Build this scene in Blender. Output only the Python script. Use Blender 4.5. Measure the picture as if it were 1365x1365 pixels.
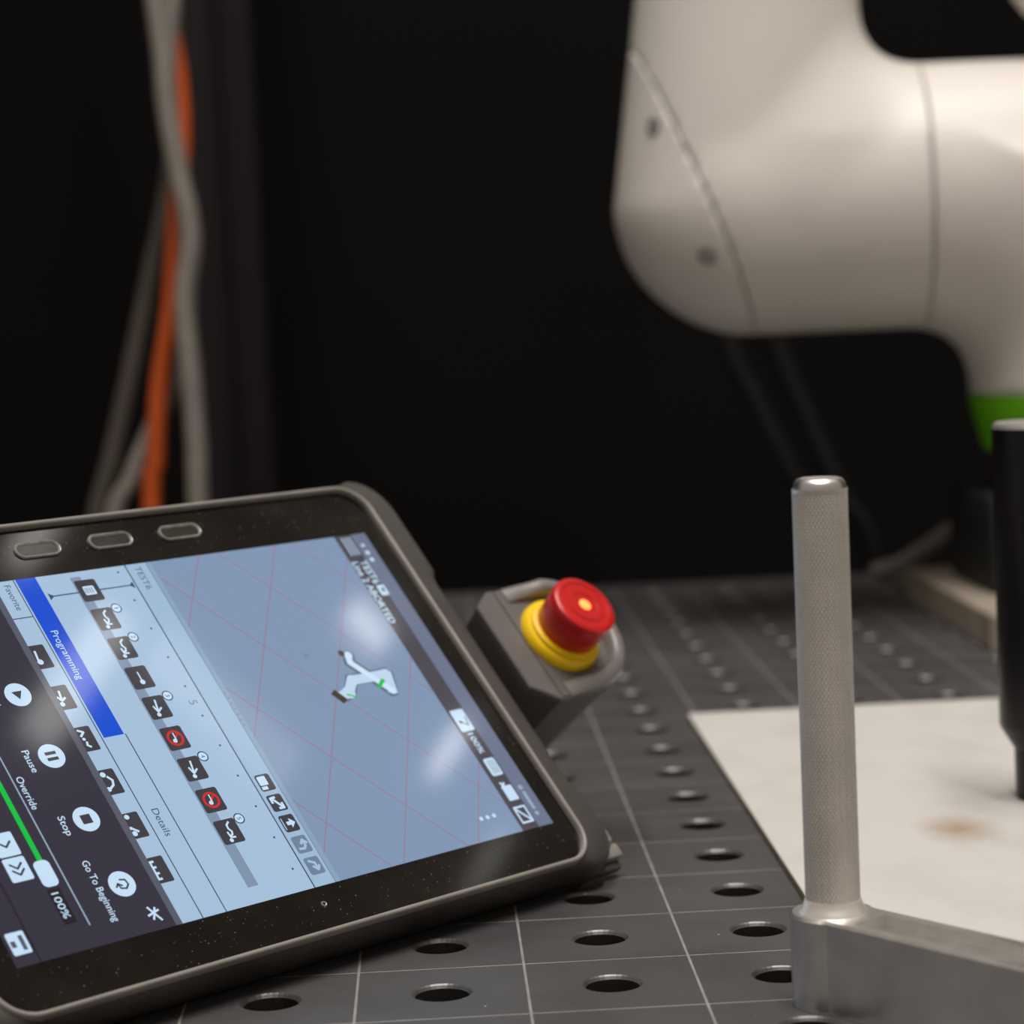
import bpy, bmesh, math, random
import numpy as np
from mathutils import Vector, Matrix

random.seed(7)
for o in list(bpy.data.objects):
    bpy.data.objects.remove(o, do_unlink=True)
scene = bpy.context.scene
COL = scene.collection
PI = math.pi

# ------------------------------------------------------------------ camera
cam_d = bpy.data.cameras.new('camera')
cam = bpy.data.objects.new('camera', cam_d)
COL.objects.link(cam)
scene.camera = cam
cam_d.sensor_fit = 'HORIZONTAL'
cam_d.sensor_width = 24.0
cam_d.lens = 55.107
cam_d.clip_start = 0.02
cam_d.clip_end = 60
pitch, roll, yaw = 0.0891652, -0.0444775, 0.0334882
Fw = Vector((math.sin(yaw) * math.cos(pitch), math.cos(yaw) * math.cos(pitch), -math.sin(pitch)))
R0 = Vector((math.cos(yaw), -math.sin(yaw), 0))
U0 = R0.cross(Fw)
Rt = R0 * math.cos(roll) + U0 * math.sin(roll)
Up = -R0 * math.sin(roll) + U0 * math.cos(roll)
CAM = Vector((-0.0708407, -0.6476835, 0.2000554))
cam.matrix_world = Matrix(((Rt.x, Up.x, -Fw.x, CAM.x), (Rt.y, Up.y, -Fw.y, CAM.y), (Rt.z, Up.z, -Fw.z, CAM.z), (0, 0, 0, 1)))
cam_d.dof.use_dof = True
cam_d.dof.focus_distance = 0.715
cam_d.dof.aperture_fstop = 6.8

# ------------------------------------------------------------------ world, lamps, exposure
world = bpy.data.worlds.new('hall')
scene.world = world
world.use_nodes = True
bg = world.node_tree.nodes['Background']
bg.inputs[0].default_value = (1.0, 0.87, 0.74, 1)
bg.inputs[1].default_value = 0.26


def lamp(name, loc, sx, sy, power, color=(1, 0.965, 0.92), target=None):
    d = bpy.data.lights.new(name, 'AREA')
    d.shape = 'RECTANGLE'
    d.size = sx
    d.size_y = sy
    d.energy = power
    d.color = color
    o = bpy.data.objects.new(name, d)
    o.location = loc
    if target:
        o.rotation_euler = (Vector(target) - Vector(loc)).to_track_quat('-Z', 'Y').to_euler()
    COL.objects.link(o)
    return o


lamp('ceiling_lamp', (-0.30, -0.20, 2.6), 0.18, 1.7, 31)
lamp('ceiling_lamp', (0.50, -0.20, 2.6), 0.18, 1.7, 41)
# smaller hall lamps mirrored in the screen, two of them added for hazy patches
lamp('reflection_lamp', (2.305, 1.406, 3.0), 0.13, 0.05, 0.22)
lamp('reflection_lamp', (2.674, 1.346, 3.0), 0.04, 0.13, 0.20)
lamp('reflection_lamp', (2.119, 1.066, 3.0), 0.45, 0.10, 0.28)  # added panel for the hazy strip mirrored across the screen
lamp('reflection_lamp', (1.79, 0.92, 3.0), 0.09, 0.28, 0.40)  # also added, for a second pale patch on the screen
lamp('reflection_lamp', (1.544, 1.057, 3.0), 0.06, 0.12, 0.16)
lamp('reflection_lamp', (2.944, 1.229, 3.0), 0.04, 0.16, 0.08)

scene.view_settings.view_transform = 'Standard'
scene.view_settings.look = 'None'
scene.view_settings.exposure = 0.0
scene.view_settings.gamma = 1.0
scene.view_settings.use_curve_mapping = False


# ------------------------------------------------------------------ materials
def mat(name, base, rough=0.5, metal=0.0, spec=0.5, emit=None, estr=1.0, var=0.0, scale=40.0, bump=0.0, bscale=200.0, coat=0.0):
    m = bpy.data.materials.new(name)
    m.use_nodes = True
    nt = m.node_tree
    b = nt.nodes['Principled BSDF']
    b.inputs['Base Color'].default_value = (*base, 1)
    b.inputs['Roughness'].default_value = rough
    b.inputs['Metallic'].default_value = metal
    b.inputs['Specular IOR Level'].default_value = spec
    b.inputs['Coat Weight'].default_value = coat
    if emit:
        b.inputs['Emission Color'].default_value = (*emit, 1)
        b.inputs['Emission Strength'].default_value = estr
    if var > 0 or bump > 0:
        tc = nt.nodes.new('ShaderNodeTexCoord')
    if var > 0:
        nz = nt.nodes.new('ShaderNodeTexNoise')
        nz.inputs['Scale'].default_value = scale
        nz.inputs['Detail'].default_value = 5
        nt.links.new(tc.outputs['Object'], nz.inputs['Vector'])
        rp = nt.nodes.new('ShaderNodeValToRGB')
        rp.color_ramp.elements[0].position = 0.3
        rp.color_ramp.elements[1].position = 0.7
        rp.color_ramp.elements[0].color = (*[c * (1 - var) for c in base], 1)
        rp.color_ramp.elements[1].color = (*[min(1, c * (1 + var)) for c in base], 1)
        nt.links.new(nz.outputs['Fac'], rp.inputs['Fac'])
        nt.links.new(rp.outputs['Color'], b.inputs['Base Color'])
        mr = nt.nodes.new('ShaderNodeMapRange')
        mr.inputs['To Min'].default_value = max(0.02, rough * 0.75)
        mr.inputs['To Max'].default_value = min(1, rough * 1.25)
        nt.links.new(nz.outputs['Fac'], mr.inputs['Value'])
        nt.links.new(mr.outputs['Result'], b.inputs['Roughness'])
    if bump > 0:
        n2 = nt.nodes.new('ShaderNodeTexNoise')
        n2.inputs['Scale'].default_value = bscale
        n2.inputs['Detail'].default_value = 3
        nt.links.new(tc.outputs['Object'], n2.inputs['Vector'])
        bp = nt.nodes.new('ShaderNodeBump')
        bp.inputs['Strength'].default_value = bump
        bp.inputs['Distance'].default_value = 0.0005
        nt.links.new(n2.outputs['Fac'], bp.inputs['Height'])
        nt.links.new(bp.outputs['Normal'], b.inputs['Normal'])
    return m


M = {
    'wall': mat('black_wall_panel', (0.006, 0.005, 0.005), 0.9, spec=0.1, var=0.25, scale=3),
    'floor': mat('dark_concrete', (0.035, 0.033, 0.031), 0.8, var=0.3, scale=5),
    'post': mat('black_anodised_profile', (0.011, 0.009, 0.009), 0.6, spec=0.25, var=0.1),
    'groove': mat('bare_scribed_steel', (0.42, 0.39, 0.36), 0.38, metal=0.35, var=0.2, scale=90),
    'chamfer': mat('worn_bright_chamfer', (0.14, 0.132, 0.13), 0.38, metal=0.6, var=0.1, scale=90),
    'hole': mat('dark_hole_wall', (0.02, 0.02, 0.02), 0.5),
    'frame': mat('black_table_frame', (0.02, 0.02, 0.02), 0.6, var=0.2),
    'robot': mat('warm_white_paint', (0.78, 0.73, 0.68), 0.36, var=0.03, scale=14),
    'robot_dark': mat('robot_black_casting', (0.012, 0.012, 0.012), 0.6, var=0.2),
    'green': mat('green_ring_plastic', (0.16, 0.55, 0.004), 0.4, var=0.06),
    'screw': mat('grey_screw_steel', (0.22, 0.21, 0.2), 0.5, metal=0.3, var=0.1),
    'screw_socket': mat('screw_socket_dark', (0.03, 0.03, 0.03), 0.6),
    'riser': mat('tan_riser_plate', (0.36, 0.30, 0.24), 0.6, var=0.2, scale=30),
    'alu': mat('machined_aluminium', (0.80, 0.78, 0.76), 0.34, metal=1.0, var=0.05, scale=120),
    'knurl': mat('knurled_aluminium', (0.86, 0.81, 0.75), 0.42, metal=0.6, var=0.06, scale=60),
    'spindle': mat('black_oxide_steel', (0.006, 0.005, 0.006), 0.30, metal=0.0, spec=0.35, var=0.15),
    'spindle_top': mat('worn_steel_end', (0.42, 0.40, 0.38), 0.4, metal=0.6, var=0.1),
    'orange': mat('orange_cable_jacket', (0.62, 0.10, 0.012), 0.5, var=0.08),
    'grey_cable': mat('grey_cable_jacket', (0.27, 0.24, 0.21), 0.5, var=0.1),
    'dark_cable': mat('dark_grey_cable_jacket', (0.085, 0.07, 0.06), 0.6, var=0.1),
    'hose': mat('black_hose_rubber', (0.008, 0.008, 0.008), 0.5, var=0.1),
    'conduit': mat('grey_metal_conduit', (0.24, 0.23, 0.225), 0.5, metal=0.2, var=0.1),
    'bumper': mat('dark_grey_rubber', (0.068, 0.061, 0.057), 0.5, spec=0.45, var=0.08, scale=60, bump=0.15, bscale=900),
    'lip': mat('pale_grey_rubber_lip', (0.28, 0.255, 0.235), 0.36, var=0.1, scale=60),  # paler than the bumper: light caught along the lip is put into the colour
    'ebox': mat('grey_moulded_plastic', (0.140, 0.128, 0.122), 0.42, var=0.06, scale=60, bump=0.12, bscale=900),
    'rim': mat('light_grey_guard_plastic', (0.21, 0.197, 0.19), 0.3, var=0.05, scale=60),
    'yellow': mat('yellow_collar_plastic', (0.95, 0.62, 0.002), 0.4, var=0.03),
    'red': mat('red_button_plastic', (0.58, 0.010, 0.010), 0.30, var=0.04),
    'glow': mat('orange_emissive_disc', (0.8, 0.2, 0.05), 0.3, emit=(1.0, 0.32, 0.07), estr=1.6),
    'clear_edge': mat('clear_button_edge', (0.30, 0.29, 0.27), 0.12, spec=0.8, var=0.3, scale=300),
    'button_face': mat('dark_button_face', (0.022, 0.019, 0.016), 0.12, spec=0.6, var=0.3, scale=200),
    'mic': mat('mic_ring', (0.35, 0.34, 0.33), 0.3, metal=0.5),
    'back': mat('black_back_shell', (0.02, 0.02, 0.02), 0.5, var=0.1),
}


def steel_plate():
    m = bpy.data.materials.new('dark_oiled_steel')
    m.use_nodes = True
    nt = m.node_tree
    b = nt.nodes['Principled BSDF']
    tc = nt.nodes.new('ShaderNodeTexCoord')
    n1 = nt.nodes.new('ShaderNodeTexNoise')
    n1.inputs['Scale'].default_value = 14
    n1.inputs['Detail'].default_value = 8
    n1.inputs['Roughness'].default_value = 0.65
    nt.links.new(tc.outputs['Object'], n1.inputs['Vector'])
    r1 = nt.nodes.new('ShaderNodeValToRGB')
    r1.color_ramp.elements[0].position = 0.3
    r1.color_ramp.elements[0].color = (0.056, 0.055, 0.057, 1)
    r1.color_ramp.elements[1].position = 0.75
    r1.color_ramp.elements[1].color = (0.094, 0.090, 0.090, 1)
    nt.links.new(n1.outputs['Fac'], r1.inputs['Fac'])
    # bright dust flecks
    vo = nt.nodes.new('ShaderNodeTexVoronoi')
    vo.inputs['Scale'].default_value = 160
    nt.links.new(tc.outputs['Object'], vo.inputs['Vector'])
    lt = nt.nodes.new('ShaderNodeMath')
    lt.operation = 'LESS_THAN'
    lt.inputs[1].default_value = 0.075
    nt.links.new(vo.outputs['Distance'], lt.inputs[0])
    sp = nt.nodes.new('ShaderNodeSeparateColor')
    nt.links.new(vo.outputs['Color'], sp.inputs['Color'])
    gt = nt.nodes.new('ShaderNodeMath')
    gt.operation = 'GREATER_THAN'
    gt.inputs[1].default_value = 0.90
    nt.links.new(sp.outputs['Red'], gt.inputs[0])
    ml = nt.nodes.new('ShaderNodeMath')
    ml.operation = 'MULTIPLY'
    nt.links.new(lt.outputs[0], ml.inputs[0])
    nt.links.new(gt.outputs[0], ml.inputs[1])
    mx = nt.nodes.new('ShaderNodeMix')
    mx.data_type = 'RGBA'
    nt.links.new(ml.outputs[0], mx.inputs['Factor'])
    nt.links.new(r1.outputs['Color'], mx.inputs['A'])
    mx.inputs['B'].default_value = (0.34, 0.31, 0.28, 1)
    nt.links.new(mx.outputs['Result'], b.inputs['Base Color'])
    mr = nt.nodes.new('ShaderNodeMapRange')
    mr.inputs['To Min'].default_value = 0.30
    mr.inputs['To Max'].default_value = 0.52
    nt.links.new(n1.outputs['Fac'], mr.inputs['Value'])
    nt.links.new(mr.outputs['Result'], b.inputs['Roughness'])
    b.inputs['Specular IOR Level'].default_value = 0.6
    return m


def stained_board():
    m = bpy.data.materials.new('stained_white_board')
    m.use_nodes = True
    nt = m.node_tree
    b = nt.nodes['Principled BSDF']
    tc = nt.nodes.new('ShaderNodeTexCoord')
    mp = nt.nodes.new('ShaderNodeMapping')
    mp.inputs['Scale'].default_value = (1, 0.6, 1)
    nt.links.new(tc.outputs['Object'], mp.inputs['Vector'])
    n1 = nt.nodes.new('ShaderNodeTexNoise')
    n1.inputs['Scale'].default_value = 30
    n1.inputs['Detail'].default_value = 7
    nt.links.new(mp.outputs['Vector'], n1.inputs['Vector'])
    r1 = nt.nodes.new('ShaderNodeValToRGB')
    r1.color_ramp.elements[0].position = 0.25
    r1.color_ramp.elements[0].color = (0.55, 0.525, 0.495, 1)
    r1.color_ramp.elements[1].position = 0.55
    r1.color_ramp.elements[1].color = (0.625, 0.60, 0.57, 1)
    nt.links.new(n1.outputs['Fac'], r1.inputs['Fac'])
    # a brownish worn stain with a shape of its own
    ms = nt.nodes.new('ShaderNodeMapping')
    ms.inputs['Location'].default_value = (-0.0740 * 58, -0.160 * 38, 0)
    ms.inputs['Scale'].default_value = (58, 38, 1)
    nt.links.new(tc.outputs['Object'], ms.inputs['Vector'])
    nw = nt.nodes.new('ShaderNodeTexNoise')
    nw.inputs['Scale'].default_value = 90
    nt.links.new(tc.outputs['Object'], nw.inputs['Vector'])
    vm = nt.nodes.new('ShaderNodeVectorMath')
    vm.operation = 'MULTIPLY_ADD'
    vm.inputs[1].default_value = (0.5, 0.5, 0)
    nt.links.new(nw.outputs['Color'], vm.inputs[0])
    nt.links.new(ms.outputs['Vector'], vm.inputs[2])
    gr = nt.nodes.new('ShaderNodeTexGradient')
    gr.gradient_type = 'SPHERICAL'
    nt.links.new(vm.outputs['Vector'], gr.inputs['Vector'])
    mm = nt.nodes.new('ShaderNodeMath')
    mm.operation = 'MULTIPLY'
    mm.inputs[1].default_value = 0.95
    nt.links.new(gr.outputs['Fac'], mm.inputs[0])
    mx = nt.nodes.new('ShaderNodeMix')
    mx.data_type = 'RGBA'
    nt.links.new(mm.outputs[0], mx.inputs['Factor'])
    nt.links.new(r1.outputs['Color'], mx.inputs['A'])
    mx.inputs['B'].default_value = (0.36, 0.25, 0.16, 1)
    nt.links.new(mx.outputs['Result'], b.inputs['Base Color'])
    b.inputs['Roughness'].default_value = 0.6
    b.inputs['Specular IOR Level'].default_value = 0.3
    return m


def dusty_bezel():
    m = bpy.data.materials.new('dusty_black_glass')
    m.use_nodes = True
    nt = m.node_tree
    b = nt.nodes['Principled BSDF']
    tc = nt.nodes.new('ShaderNodeTexCoord')
    vo = nt.nodes.new('ShaderNodeTexVoronoi')
    vo.inputs['Scale'].default_value = 950
    nt.links.new(tc.outputs['Object'], vo.inputs['Vector'])
    sp = nt.nodes.new('ShaderNodeSeparateColor')
    nt.links.new(vo.outputs['Color'], sp.inputs['Color'])
    rad = nt.nodes.new('ShaderNodeMath')
    rad.operation = 'POWER'
    nt.links.new(sp.outputs['Red'], rad.inputs[0])
    rad.inputs[1].default_value = 4
    sc = nt.nodes.new('ShaderNodeMath')
    sc.operation = 'MULTIPLY'
    sc.inputs[1].default_value = 0.24
    nt.links.new(rad.outputs[0], sc.inputs[0])
    lt = nt.nodes.new('ShaderNodeMath')
    lt.operation = 'LESS_THAN'
    nt.links.new(vo.outputs['Distance'], lt.inputs[0])
    nt.links.new(sc.outputs[0], lt.inputs[1])
    n1 = nt.nodes.new('ShaderNodeTexNoise')
    n1.inputs['Scale'].default_value = 35
    n1.inputs['Detail'].default_value = 4
    nt.links.new(tc.outputs['Object'], n1.inputs['Vector'])
    r1 = nt.nodes.new('ShaderNodeValToRGB')
    r1.color_ramp.elements[0].position = 0.35
    r1.color_ramp.elements[0].color = (0.003, 0.0026, 0.002, 1)
    r1.color_ramp.elements[1].position = 0.75
    r1.color_ramp.elements[1].color = (0.012, 0.010, 0.007, 1)
    nt.links.new(n1.outputs['Fac'], r1.inputs['Fac'])
    mx = nt.nodes.new('ShaderNodeMix')
    mx.data_type = 'RGBA'
    nt.links.new(lt.outputs[0], mx.inputs['Factor'])
    nt.links.new(r1.outputs['Color'], mx.inputs['A'])
    mx.inputs['B'].default_value = (0.13, 0.115, 0.085, 1)
    nt.links.new(mx.outputs['Result'], b.inputs['Base Color'])
    b.inputs['Roughness'].default_value = 0.07
    b.inputs['Specular IOR Level'].default_value = 0.36
    return m


M['steel'] = steel_plate()
M['board'] = stained_board()
M['board_edge'] = mat('board_brown_edge', (0.30, 0.23, 0.16), 0.8, var=0.2)
M['bezel'] = dusty_bezel()
UIM = {}


def ui(name, rgb):
    """glossy screen surface that glows in one sRGB colour"""
    if name not in UIM:
        lin = [((c / 255 + 0.055) / 1.055) ** 2.4 if c > 10 else c / 255 / 12.92 for c in rgb]
        UIM[name] = mat('screen_' + name, (0.004, 0.004, 0.004), 0.06, spec=0.45, emit=lin, estr=1.0)
    return UIM[name]


# ------------------------------------------------------------------ mesh helpers
def link(name, me, m=None, parent=None, smooth=False):
    o = bpy.data.objects.new(name, me)
    COL.objects.link(o)
    if m is not None:
        me.materials.append(m)
    if parent is not None:
        o.parent = parent
    if smooth:
        me.polygons.foreach_set('use_smooth', [True] * len(me.polygons))
    me.update()
    return o


def pyd(name, verts, faces, m=None, parent=None, smooth=False):
    me = bpy.data.meshes.new(name)
    me.from_pydata([tuple(v) for v in verts], [], faces)
    me.update()
    return link(name, me, m, parent, smooth)


def from_bm(name, bm, m=None, parent=None, smooth=False):
    bmesh.ops.recalc_face_normals(bm, faces=bm.faces)
    me = bpy.data.meshes.new(name)
    bm.to_mesh(me)
    bm.free()
    return link(name, me, m, parent, smooth)


def empty(name, loc=(0, 0, 0)):
    o = bpy.data.objects.new(name, None)
    o.empty_display_size = 0.05
    o.location = loc
    COL.objects.link(o)
    return o


def tag(o, label, cat, group=None, kind=None):
    o['label'] = label
    if cat:
        o['category'] = cat
    if group:
        o['group'] = group
    if kind:
        o['kind'] = kind
    return o


def autosmooth(o, ang=35):
    """smooth faces but keep edges sharper than ang"""
    me = o.data
    bm = bmesh.new()
    bm.from_mesh(me)
    for f in bm.faces:
        f.smooth = True
    for e in bm.edges:
        if len(e.link_faces) == 2 and e.calc_face_angle(0) > math.radians(ang):
            e.smooth = False
    bm.to_mesh(me)
    bm.free()
    return o


def box_bm(x0, x1, y0, y1, z0, z1, bev=0.0, seg=2):
    bm = bmesh.new()
    bmesh.ops.create_cube(bm, size=1)
    bmesh.ops.scale(bm, vec=(x1 - x0, y1 - y0, z1 - z0), verts=bm.verts)
    bmesh.ops.translate(bm, vec=((x0 + x1) / 2, (y0 + y1) / 2, (z0 + z1) / 2), verts=bm.verts)
    if bev > 0:
        bmesh.ops.bevel(bm, geom=bm.edges[:], offset=bev, segments=seg, affect='EDGES', profile=0.5)
    return bm


def lathe(prof, n=48, cx=0, cy=0):
    """profile of (r, z) turned round the z axis"""
    vs, fs = [], []
    rings = []
    for r, z in prof:
        if r < 1e-9:
            rings.append([len(vs)])
            vs.append((cx, cy, z))
        else:
            rings.append(list(range(len(vs), len(vs) + n)))
            vs += [(cx + r * math.cos(2 * PI * i / n), cy + r * math.sin(2 * PI * i / n), z) for i in range(n)]
    for a, b in zip(rings, rings[1:]):
        for i in range(n):
            j = (i + 1) % n
            if len(a) == 1 and len(b) == 1:
                continue
            if len(a) == 1:
                fs.append((a[0], b[i], b[j]))
            elif len(b) == 1:
                fs.append((a[i], b[0], a[j]))
            else:
                fs.append((a[i], b[i], b[j], a[j]))
    return vs, fs


def fixn(o):
    bm = bmesh.new()
    bm.from_mesh(o.data)
    bmesh.ops.recalc_face_normals(bm, faces=bm.faces)
    bm.to_mesh(o.data)
    bm.free()
    return o


def lathe_obj(name, prof, m, parent=None, n=48, cx=0, cy=0, ang=35):
    v, f = lathe(prof, n, cx, cy)
    return autosmooth(fixn(pyd(name, v, f, m, parent)), ang)


def catmull(pts, per=10):
    P = [Vector(p) for p in pts]
    P = [P[0] * 2 - P[1]] + P + [P[-1] * 2 - P[-2]]
    out = []
    for i in range(1, len(P) - 2):
        for k in range(per):
            t = k / per
            a, b, c, d = P[i - 1:i + 3]
            out.append(0.5 * ((2 * b) + (c - a) * t + (2 * a - 5 * b + 4 * c - d) * t * t + (3 * b - a - 3 * c + d) * t ** 3))
    out.append(P[-2])
    return out


def tube(pts, r, n=14):
    vs, fs = [], []
    P = [Vector(p) for p in pts]
    ref = Vector((0.2, 1, 0.1)).normalized()
    for i, p in enumerate(P):
        t = (P[min(i + 1, len(P) - 1)] - P[max(i - 1, 0)]).normalized()
        a = ref.cross(t).normalized()
        b = t.cross(a)
        for k in range(n):
            q = 2 * PI * k / n
            vs.append(p + (a * math.cos(q) + b * math.sin(q)) * r)
    for i in range(len(P) - 1):
        for k in range(n):
            j = (k + 1) % n
            fs.append((i * n + k, i * n + j, (i + 1) * n + j, (i + 1) * n + k))
    fs.append(tuple(range(n - 1, -1, -1)))
    fs.append(tuple((len(P) - 1) * n + k for k in range(n)))
    return vs, fs


def surface_nets(sdf, lo, hi, h):
    """mesh of the zero level of a signed distance function"""
    ax = [np.arange(lo[i], hi[i] + h, h) for i in range(3)]
    X, Y, Z = np.meshgrid(*ax, indexing='ij')
    D = sdf(X, Y, Z)
    nx, ny, nz = (s - 1 for s in D.shape)
    cn = [(i, j, k) for i in (0, 1) for j in (0, 1) for k in (0, 1)]
    sgn = np.stack([D[i:i + nx, j:j + ny, k:k + nz] < 0 for i, j, k in cn])
    cnt = sgn.sum(0)
    act = (cnt > 0) & (cnt < 8)
    idx = -np.ones(act.shape, int)
    idx[act] = np.arange(act.sum())
    I, J, K = np.nonzero(act)
    V = np.stack([ax[0][I], ax[1][J], ax[2][K]], 1) + h / 2
    e = h * 0.25
    for _ in range(6):
        d = sdf(V[:, 0], V[:, 1], V[:, 2])
        g = np.stack([sdf(V[:, 0] + (a == 0) * e, V[:, 1] + (a == 1) * e, V[:, 2] + (a == 2) * e) - sdf(V[:, 0] - (a == 0) * e, V[:, 1] - (a == 1) * e, V[:, 2] - (a == 2) * e) for a in range(3)], 1) / (2 * e)
        V = V - g * (d / np.maximum((g * g).sum(1), 0.05))[:, None] * 0.9
    faces = []
    S = D < 0
    for a in range(3):
        b, c = (a + 1) % 3, (a + 2) % 3
        sl0 = [slice(None)] * 3
        sl1 = [slice(None)] * 3
        sl0[a] = slice(0, -1)
        sl1[a] = slice(1, None)
        ch = S[tuple(sl0)] != S[tuple(sl1)]
        q = np.argwhere(ch)
        for p in q:
            if p[b] < 1 or p[c] < 1 or p[b] >= idx.shape[b] or p[c] >= idx.shape[c]:
                continue
            ids = []
            for db, dc in ((-1, -1), (0, -1), (0, 0), (-1, 0)):
                t = p.copy()
                t[b] += db
                t[c] += dc
                ids.append(idx[tuple(t)])
            if min(ids) < 0:
                continue
            if not S[tuple(p)]:
                ids = ids[::-1]
            faces.append(tuple(int(i) for i in ids))
    return V, faces


# ------------------------------------------------------------------ the setting
FZ = -0.90
tag(from_bm('floor', box_bm(-8, 8, -9, 1.95, FZ - 0.05, FZ), M['floor']), 'dark concrete floor under the steel table', None, kind='structure')
tag(from_bm('wall_back', box_bm(-8, 8, 1.90, 1.95, FZ, 2.6), M['wall']), 'black wall behind the robot cell', None, kind='structure')


def profile_post(cx, cy, w, z0, z1):
    s, g, d = w / 2, 0.006, 0.010
    q = [(-s, -s), (-g, -s), (-g, -s + d), (g, -s + d), (g, -s), (s, -s), (s, -g), (s - d, -g), (s - d, g), (s, g), (s, s), (g, s), (g, s - d), (-g, s - d), (-g, s), (-s, s), (-s, g), (-s + d, g), (-s + d, -g), (-s, -g)]
    n = len(q)
    vs = [(cx + x, cy + y, z) for z in (z0, z1) for x, y in q]
    fs = [(i, (i + 1) % n, n + (i + 1) % n, n + i) for i in range(n)]
    fs += [tuple(range(n - 1, -1, -1)), tuple(range(n, 2 * n))]
    return fixn(pyd('frame_post', vs, fs, M['post']))


tag(profile_post(-0.245, 1.50, 0.062, FZ, 1.7), 'black slotted metal frame post standing behind the hanging cables', 'post')


# ------------------------------------------------------------------ perforated steel table
def build_table():
    root = empty('welding_table', (0, 0.225, FZ))
    off = Vector((0, -0.225, -FZ))
    c = 0.05
    nseg = 32
    ins = 0.0004
    vs, fs, mi = [], [], []
    for ix in range(-17, 17):
        for iy in range(-10, 19):
            cx, cy = (ix + .5) * c, (iy + .5) * c
            b = len(vs)
            hs = c / 2 - ins
            loops = []
            for k in range(nseg):
                a = 2 * PI * k / nseg
                ca, sa = math.cos(a), math.sin(a)
                s = hs / max(abs(ca), abs(sa))
                loops.append((ca, sa, s))
            for ca, sa, s in loops:
                vs.append((cx + ca * s, cy + sa * s, 0))
            for r, z in ((0.0091, 0), (0.0086, -0.0004), (0.0080, -0.0012), (0.0080, -0.015)):
                for ca, sa, s in loops:
                    vs.append((cx + ca * r, cy + sa * r, z))
            for L in range(4):
                for k in range(nseg):
                    j = (k + 1) % nseg
                    fs.append((b + L * nseg + k, b + L * nseg + j, b + (L + 1) * nseg + j, b + (L + 1) * nseg + k))
                    mi.append((0, 2, 2, 1)[L])
    me = bpy.data.meshes.new('table_top')
    me.from_pydata([(x + off.x, y + off.y, z + off.z) for x, y, z in vs], [], fs)
    me.materials.append(M['steel'])
    me.materials.append(M['hole'])
    me.materials.append(M['chamfer'])
    me.polygons.foreach_set('material_index', mi)
    top = link('table_top', me, None, root)
    fixn(top)
    # orient upward
    if me.polygons[0].normal.z < 0:
        me.flip_normals()
    # scribed lines between the cells
    bm = bmesh.new()
    for ix in range(-17, 18):
        x = ix * c
        for f in (box_bm(x - ins, x + ins, -0.5, 0.95, -0.004, -0.00003),):
            me2 = bpy.data.meshes.new('t'); f.to_mesh(me2); f.free(); bm.from_mesh(me2); bpy.data.meshes.remove(me2)
    for iy in range(-10, 20):
        y = iy * c
        for f in (box_bm(-0.85, 0.85, y - ins, y + ins, -0.004, -0.00002),):
            me2 = bpy.data.meshes.new('t'); f.to_mesh(me2); f.free(); bm.from_mesh(me2); bpy.data.meshes.remove(me2)
    bmesh.ops.translate(bm, vec=off, verts=bm.verts)
    from_bm('scribed_grid', bm, M['groove'], root)
    # plain margins, aprons and legs
    for nm, a in (('edge_rail', (-0.875, 0.875, 0.9505, 0.975, -0.10, 0)), ('edge_rail', (-0.875, 0.875, -0.525, -0.5005, -0.10, 0)), ('edge_rail', (-0.875, -0.8505, -0.5, 0.95, -0.10, 0)), ('edge_rail', (0.8505, 0.875, -0.5, 0.95, -0.10, 0))):
        bm = box_bm(*a, bev=0.0008)
        bmesh.ops.translate(bm, vec=off, verts=bm.verts)
        from_bm(nm, bm, M['steel'], root)
    for x in (-0.78, 0.78):
        for y in (-0.43, 0.88):
            bm = box_bm(x - 0.04, x + 0.04, y - 0.04, y + 0.04, FZ, -0.0155, bev=0.004)
            bmesh.ops.translate(bm, vec=off, verts=bm.verts)
            from_bm('leg', bm, M['frame'], root)
    bm = box_bm(-0.85, 0.85, -0.5, 0.95, -0.101, -0.098)
    bmesh.ops.translate(bm, vec=off, verts=bm.verts)
    from_bm('under_tray', bm, M['frame'], root)
    tag(root, 'dark perforated steel welding table with scribed grid lines', 'table')


build_table()


# ------------------------------------------------------------------ white board lying on the table
def build_board():
    root = empty('white_board', (0.0445, 0.03, 0.0001))
    x1, y1 = 0.50, 0.4155
    bm = box_bm(0, x1, 0, y1, 0, 0.0028, bev=0.0003, seg=1)
    o = from_bm('board_face', bm, M['board'], root)
    o.data.materials.append(M['board_edge'])
    for p in o.data.polygons:
        if abs(p.normal.z) < 0.5:
            p.material_index = 1
    tag(root, 'thin stained white board lying on the perforated table', 'board')


build_board()


# ------------------------------------------------------------------ robot arm
RY = 0.74


def smin(a, b, k):
    h = np.clip(0.5 + 0.5 * (b - a) / k, 0, 1)
    return b * (1 - h) + a * h - k * h * (1 - h)


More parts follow.
